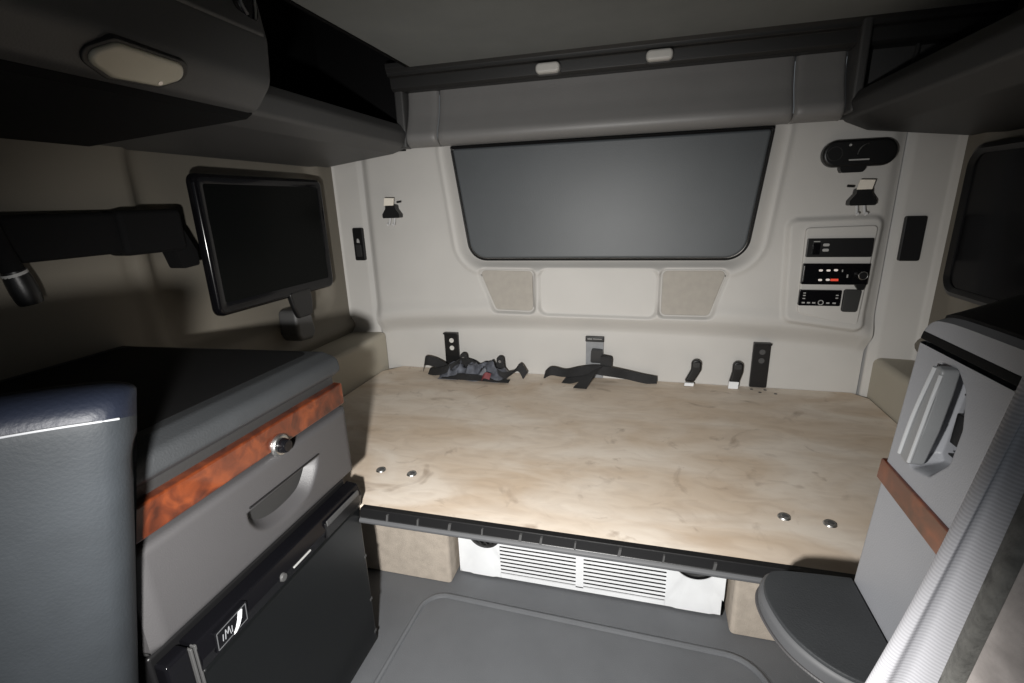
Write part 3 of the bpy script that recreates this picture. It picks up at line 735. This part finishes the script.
b = BM(); prism(b, roundpoly(rect(1.21, 1.74, .90, 1.30), .03), 'x', -1.312, -1.274, .008, 2, caps_only=True); part(tv, 'back_shell', b, 'black')
b = BM(); prism(b, roundpoly([(1.485,.905),(1.605,.905),(1.610,.860),(1.600,.800),(1.520,.800),(1.500,.845)], .012), 'x', -1.268, -1.246, .008, 3, caps_only=True); part(tv, 'mount_arm', b, 'black')
b = BM(); prism(b, roundpoly([(1.515,.83),(1.605,.83),(1.622,.725),(1.600,.700),(1.530,.705),(1.510,.735)], .018), 'x', -1.345, -1.258, .016, 4, caps_only=True); part(tv, 'wall_foot', b, 'dark')

wa = thing('wall_bracket_arm', 'black horizontal bracket arm on the dim left wall beside the television', 'bracket', (-1.30, .95, 1.15))
b = BM(); box(b, -1.345, -1.285, .70, .985, 1.106, 1.208, .012); part(wa, 'arm', b, 'matblack')
b = BM(); box(b, -1.345, -1.270, .955, 1.135, 1.098, 1.212, .014); part(wa, 'clamp', b, 'matblack')
b = BM(); prism(b, roundpoly([(1.10,1.20),(1.145,1.15),(1.172,1.09),(1.172,1.05),(1.115,1.045),(1.10,1.10)], .008), 'x', -1.335, -1.285, .006); part(wa, 'end_hook', b, 'matblack')
gl = thing('reading_lamp', 'black stalk lamp with a thin pale ring, hanging at the far left', 'lamp', (-1.27, .72, 1.25))
b = BM(); tube(b, [(-1.36,.665,1.32),(-1.30,.675,1.29),(-1.282,.690,1.24),(-1.28,.706,1.14),(-1.28,.717,1.088)], lambda t: .011+.010*t, 14); part(gl, 'stalk', b, 'matblack')
b = BM(); tube(b, [(-1.28,.716,1.095),(-1.28,.724,1.055),(-1.28,.730,1.022)], lambda t: .021+.004*math.sin(t*3), 16, 4); part(gl, 'lamp_head', b, 'black')
b = BM(); cyl(b, (-1.28,.7160,1.0920), (-1.28,.7178,1.0860), .0228, None, 20); part(gl, 'pale_ring', b, 'print')
# near overhead cabinet
oc = thing('overhead_cabinet', 'dark grey overhead cabinet with a dome light, upper left corner', 'cabinet', (-1.05, .4, 1.38))
op = roundpoly([(-.800,1.72),(-.772,1.54),(-.780,1.458),(-.822,1.412),(-.86,1.402),(-1.36,1.372),(-1.36,1.72)], [0,.03,.05,.03,.02,0,0], 6)
b = BM(); prism(b, op, 'y', -.35, .985, .018, 4, caps_only=True); part(oc, 'body', b, 'dark')
b = BM(); prism(b, [(-.797,1.72),(-.768,1.548),(-.776,1.540),(-.81,1.72)], 'y', -.30, .965, .003, 2); dr = part(oc, 'door', b, 'dark')
b = BM(); prism(b, roundpoly([(.880,1.625),(.900,1.575),(.955,1.565),(.962,1.64)], .012), 'x', -.79, -.7715, .003, 2); hd = part(dr, 'latch_cup', b, 'gloss')
b = BM(); tube(b, [(-.772,.905,1.625),(-.770,.912,1.590),(-.769,.925,1.572)], .003, 6); tube(b, [(-.774,.953,1.635),(-.770,.951,1.60),(-.769,.945,1.570)], .0025, 6); part(hd, 'latch_edge', b, 'steel')
b = BM(); prism(b, roundpoly([(-.836,1.409),(-.86,1.396),(-1.352,1.366),(-1.352,1.380)], .002), 'y', -.34, .978); part(oc, 'underside_panel', b, 'matblack', 'black underside')
# dome lamp on the slanted face
ev = Vector((-.070, 0, -.065)).normalized(); nv = Vector((.065, 0, -.070)).normalized(); c0 = Vector((-.805, .705, 1.430))
def lp(u, v, h): return c0+Vector((0, u, 0))+ev*v+nv*h
def plate(poly, h0, h1, bev):
    b = BM(); V = [[b.verts.new(lp(u, v, h0)) for u, v in poly]]; n = len(poly)
    for j in range(6):
        t = math.pi/2*j/5; q = offset_poly(poly, bev*(1-math.cos(t))) if j else poly
        V.append([b.verts.new(lp(u, v, h1-bev*.6*(1-math.sin(t)))) for u, v in q])
    for A, B in zip(V, V[1:]):
        for i in range(n): b.faces.new([A[i], A[(i+1) % n], B[(i+1) % n], B[i]])
    b.faces.new(V[-1]); return b
lq = [(u*.88-.020, v*.74-.008) for u, v in [(-.095,.012),(-.045,-.036),(.085,-.030),(.100,.006),(.060,.040),(-.030,.045)]]
dl = part(oc, 'dome_light', plate(roundpoly([((u+.02)*1.12-.02, (v+.008)*1.2-.008) for u, v in lq], .02), -.012, .003, .003), 'darker', 'unlit dome light with a cream lens')
part(dl, 'lens', plate(roundpoly(lq, .02), -.004, .009, .008), 'lens')
b = BM(); p0 = lp(.028, .012, .007); cyl(b, p0, p0+nv*.003, .004, None, 10); part(dl, 'small_switch', b, 'chrome')
# left open shelf
os_ = thing('open_shelf', 'dark grey open overhead shelf between left cabinet and back wall', 'shelf', (-1.15, 1.47, 1.38))
sh = roundpoly([(-.950,1.512),(-.930,1.480),(-.942,1.432),(-1.02,1.410),(-1.36,1.370),(-1.36,1.43),(-.975,1.455),(-.975,1.512)], [.006,.02,.02,.04,0,0,.01,.006], 5)
b = BM(); prism(b, sh, 'y', .992, 1.955, .004, 2, caps_only=True); part(os_, 'shelf_tray', b, 'dark')
b = BM(); box(b, -.968, -.930, 1.905, 1.962, 1.425, 1.72, .008); part(os_, 'end_post', b, 'dark')
b = BM(); box(b, -1.338, -1.325, .995, 1.96, 1.42, 1.93); box(b, -1.36, -.965, 1.955, 1.965, 1.42, 1.93); part(os_, 'back_panel', b, 'matblack')
# right open shelf
rs = thing('overhead_bin', 'dark overhead bin with a sloping lip, upper right corner', 'shelf', (.82, 1.1, 1.36))
sh2 = roundpoly([(.628,1.500),(.612,1.470),(.626,1.424),(.70,1.392),(1.02,1.355),(1.02,1.42),(.70,1.440),(.650,1.500)], [.006,.02,.02,.05,0,0,.01,.006], 5)
b = BM(); prism(b, sh2, 'y', -.3, 1.955, .004, 2, caps_only=True); part(rs, 'bin_tray', b, 'darker')
b = BM(); box(b, .612, .642, 1.862, 1.962, 1.44, 1.705, .008); part(rs, 'end_post', b, 'dark')
b = BM(); box(b, .62, 1.02, 1.958, 1.968, 1.43, 1.72); part(rs, 'back_panel', b, 'dark')
b = BM(); box(b, 1.005, 1.015, -.3, 1.96, 1.40, 1.72); part(rs, 'side_panel', b, 'darker')
b = BM(); tube(b, [(.80,1.945,1.66),(.79,1.93,1.60),(.77,1.90,1.53)], .006, 8); part(rs, 'cord', b, 'dark')

# ------------------------------------------------------------------ RIGHT CABINET, TABLE, CURTAIN
rc = thing('tall_cabinet', 'silver grey cabinet with a big lever handle and wood strip, right side', 'cabinet', (.65, .5, 0))
XR = .372
b = BM(); box(b, .425, .98, .50, .796, .01, .98, .01); part(rc, 'body', b, 'cabsilver')
ys = np.concatenate([np.linspace(.50, .62, 8)[:-1], np.linspace(.62, .775, 130)[:-1], np.append(np.linspace(.775, .8047, 14), .805)])
zs = np.concatenate([np.linspace(.01, .80, 20)[:-1], np.linspace(.80, 1.0, 150)])
Yd, Zd = np.meshgrid(ys, zs); F = np.zeros(Yd.shape)
rec = [(.722,.990),(.680,.992),(.655,.972),(.643,.928),(.648,.878),(.679,.842),(.722,.831),(.742,.850)]
d = sdf_poly(Yd, Zd, inset_poly(rec, .016))-.016
F -= .034*(1-sstep(-.016, .002, d))
edge = .805-Yd; F -= .012*np.clip(1-edge/.014, 0, 1)**2+.03*(edge < 1e-4)
face = part(rc, 'door', field(ys, zs, F, 'x', XR, -1), 'cabsilver', ang=50)
b = BM(); prism(b, [(.794,.0),(.805,.0),(.805,1.0),(.794,1.0)], 'x', XR+.012, .98); part(rc, 'end_panel', b, 'cabsilver')
lev = [(.703,.990),(.737,.843),(.712,.838),(.697,.900),(.690,.955),(.688,.986)]
b = BM(); prism(b, roundpoly(lev, [.005,.006,.008,.05,.05,.006], 6), 'x', XR-.010, XR+.010, .003, 3, caps_only=True); lv = part(face, 'lever_handle', b, 'handle', 'long silver lever handle')
b = BM(); tube(b, [(XR-.010,.704,.986),(XR-.011,.722,.915),(XR-.010,.735,.846)], .0028, 8); part(lv, 'outer_rib_glint', b, 'edge_glint')
b = BM(); tube(b, [(XR-.009,.690,.980),(XR-.011,.6925,.945),(XR-.011,.699,.900),(XR-.009,.711,.845)], .0026, 8); part(lv, 'inner_rib_glint', b, 'edge_glint')
b = BM(); box(b, XR+.016, XR+.040, .660, .688, .890, .932, .002); part(face, 'latch', b, 'black')
for z in (.955, .872):
    b = BM(); box(b, XR+.020, XR+.040, .652, .690, z, z+.002); part(face, 'panel_gap', b, 'black')
# wood strip and black band
b = BM(); prism(b, roundpoly([(.50,.757),(.804,.772),(.804,.808),(.50,.806)], .003), 'x', XR-.004, XR+.02, .003, 2, caps_only=True); part(rc, 'wood_trim', b, 'wood', 'polished orange-brown wood strip')
b = BM(); prism(b, roundpoly([(.50,1.006),(.794,1.006),(.789,1.018),(.50,1.018)], .002), 'x', XR-.0015, XR+.5, .002, 2, caps_only=True); part(rc, 'black_band', b, 'matblack')
hat = [(.797,1.018),(.793,1.034),(.776,1.060),(.742,1.082),(.700,1.093),(.60,1.098),(.50,1.10)]
hat = [(p.x, p.y) for p in spline([(y, z, 0) for y, z in hat], 5)]
hx = [0, .0006, .002, .006, .012, .025, .045, .07, .10, .14, .60]
hh = lambda t: .22+.78*float(sstep(-.035, .13, t)) if t > .0003 else 0
def lidf(u, v):
    y, z = hat[v]; return (XR-.001+u, y-.010*max(0, 1-u/.012)**2, 1.018+(z-1.018)*hh(u))
b = BM(); sheet(b, hx, list(range(len(hat))), lidf); part(rc, 'lid', b, 'cabsilver', ang=60)
lo_ = [k for k in range(len(hat)) if hat[k][0] < .768]
b = BM(); sheet(b, [.012, .0125]+hx[5:], lo_, lambda u, v: Vector(lidf(u, v))+Vector((0, 0, .004 if u > .0122 and v > lo_[0] else -.004))); part(rc, 'lid_mat', b, 'topblack', 'black mat on the lid', ang=60)
for o_ in [rc_ for rc_ in COL.objects if rc_.type == 'MESH' and root_of(rc_) == rc]:
    for v in o_.data.vertices:
        wy = v.co.y+.5; v.co.y -= .055*(v.co.z-.57)*max(0, wy-.2)/.6+.05*max(0, v.co.z-.57)*float(sstep(.735, .80, wy))
# table
tb = thing('folding_table', 'small rounded dark-topped table fixed to the silver cabinet', 'table', (.30, .70, .55))
outl = [(.369,.800),(.255,.792),(.226,.772),(.214,.735),(.219,.690),(.236,.645),(.265,.610),(.300,.588),(.345,.578),(.369,.577)]
outs = [(p.x, p.y) for p in spline([(x, y, 0) for x, y in outl], 6)]
b = BM(); prism(b, outs, 'z', .528, .566, .010, 4, caps_only=True); part(tb, 'table_rim', b, 'lip', 'silver grey rounded rim')
b = BM(); cx_, cy_ = .305, .69
prism(b, [(cx_+(x-cx_)*(.93 if x < .36 else 1.0), cy_+(y-cy_)*.955) for x, y in outs], 'z', .560, .5705, .003, 2, caps_only=True); part(tb, 'table_top', b, 'top', 'dark grey top surface')
b = BM(); tube(b, [(x-.0015 if x < .36 else x, y, .540) for x, y in outs], .0025, 6, 0); part(tb, 'rim_bead', b, 'cabgrey')
b = BM(); box(b, .34, .3705, .60, .78, .44, .53, .006); part(tb, 'hinge_block', b, 'dark')

# curtain
ct = thing('privacy_curtain', 'pale ribbed privacy curtain hanging at the right edge', 'curtain', (.30, .42, .1))
def path(pts): return pts
def cur(z, s):
    """plan position of the cloth: s 0..1 ribbed part"""
    k = max(-.8, min(1.25, (z-.75)/.31))
    wob = .004*math.sin(z*9)
    pts = [(.345+.07*k, .478), (.275+.066*k, .462), (.230+.057*k+wob, .430), (.222+.057*k+wob, .420), (.230+.052*k, .411), (.2385+.046*k, .4130), (.247+.040*k, .412), (.254+.035*k, .405), (.261+.032*k, .400)]
    P = spline([(x, y, 0) for x, y in pts], 6)
    return P[min(int(round(s*(len(P)-1))), len(P)-1)]
us = [i/48 for i in range(49)]; vs = list(np.linspace(.12, 1.55, 60))
b = BM(); sheet(b, us, vs, lambda u, v: Vector((cur(v, u).x, cur(v, u).y, v)), .0025, uvs=lambda u, v: (u, v)); part(ct, 'ribbed_cloth', b, 'curtain', ang=60)
def band(p0, p1, m, name, label, th=.004, n=8):
    b = BM()
    def f(u, v):
        k = max(-.8, min(1.25, (v-.75)/.31))
        x = p0[0]+(p1[0]-p0[0])*u+.032*k; y = p0[1]+(p1[1]-p0[1])*u
        return (x+.0035*math.sin(u*math.pi)*-1, y-.003*math.sin(u*math.pi), v)
    sheet(b, [i/n for i in range(n+1)], vs, f, th); return part(ct, name, b, m, label, ang=60)
band((.2605,.400), (.268,.386), 'binding', 'edge_binding', 'dark grey edge binding')
band((.268,.387), (.330,.310), 'lining', 'lining', 'pale mauve-beige lining behind the binding')

# ------------------------------------------------------------------ LIGHT, CAMERA
ld = bpy.data.lights.new('torch', 'SPOT'); ld.energy = 134; ld.color = (1.0, .98, .95); ld.spot_size = math.radians(127); ld.spot_blend = 1.0; ld.shadow_soft_size = .022
lo = bpy.data.objects.new('torch', ld); COL.objects.link(lo); lo.location = (-.20, .01, 1.01)
lo.rotation_euler = (Vector((-.41, 1.2, .36))-lo.location).to_track_quat('-Z', 'Y').to_euler()
w = bpy.data.worlds.new('cab_fill'); S.world = w; w.use_nodes = True  # even ambient fill added to lift the curtain and unlit surfaces
w.node_tree.nodes['Background'].inputs['Color'].default_value = (.85, .93, 1, 1); w.node_tree.nodes['Background'].inputs['Strength'].default_value = .11

cam = bpy.data.cameras.new('camera'); co = bpy.data.objects.new('camera', cam); COL.objects.link(co)
yaw, pitch, roll, fpx = -0.26558151, 0.28071698, 0.03230568, 481.45476
f = Vector((math.sin(yaw)*math.cos(pitch), math.cos(yaw)*math.cos(pitch), -math.sin(pitch)))
r = Vector((math.cos(yaw), -math.sin(yaw), 0)); d = f.cross(r)
r2 = math.cos(roll)*r+math.sin(roll)*d; d2 = -math.sin(roll)*r+math.cos(roll)*d
mw = Matrix((( r2.x, -d2.x, -f.x, 0), (r2.y, -d2.y, -f.y, 0), (r2.z, -d2.z, -f.z, 1.2), (0, 0, 0, 1)))
co.matrix_world = mw
cam.sensor_fit = 'HORIZONTAL'; cam.sensor_width = 36; cam.lens = fpx/1024*36; cam.clip_start = .01
S.camera = co
vs_ = S.view_settings; vs_.view_transform = 'Standard'; vs_.look = 'None'; vs_.gamma = 1; vs_.exposure = 0; vs_.use_curve_mapping = False
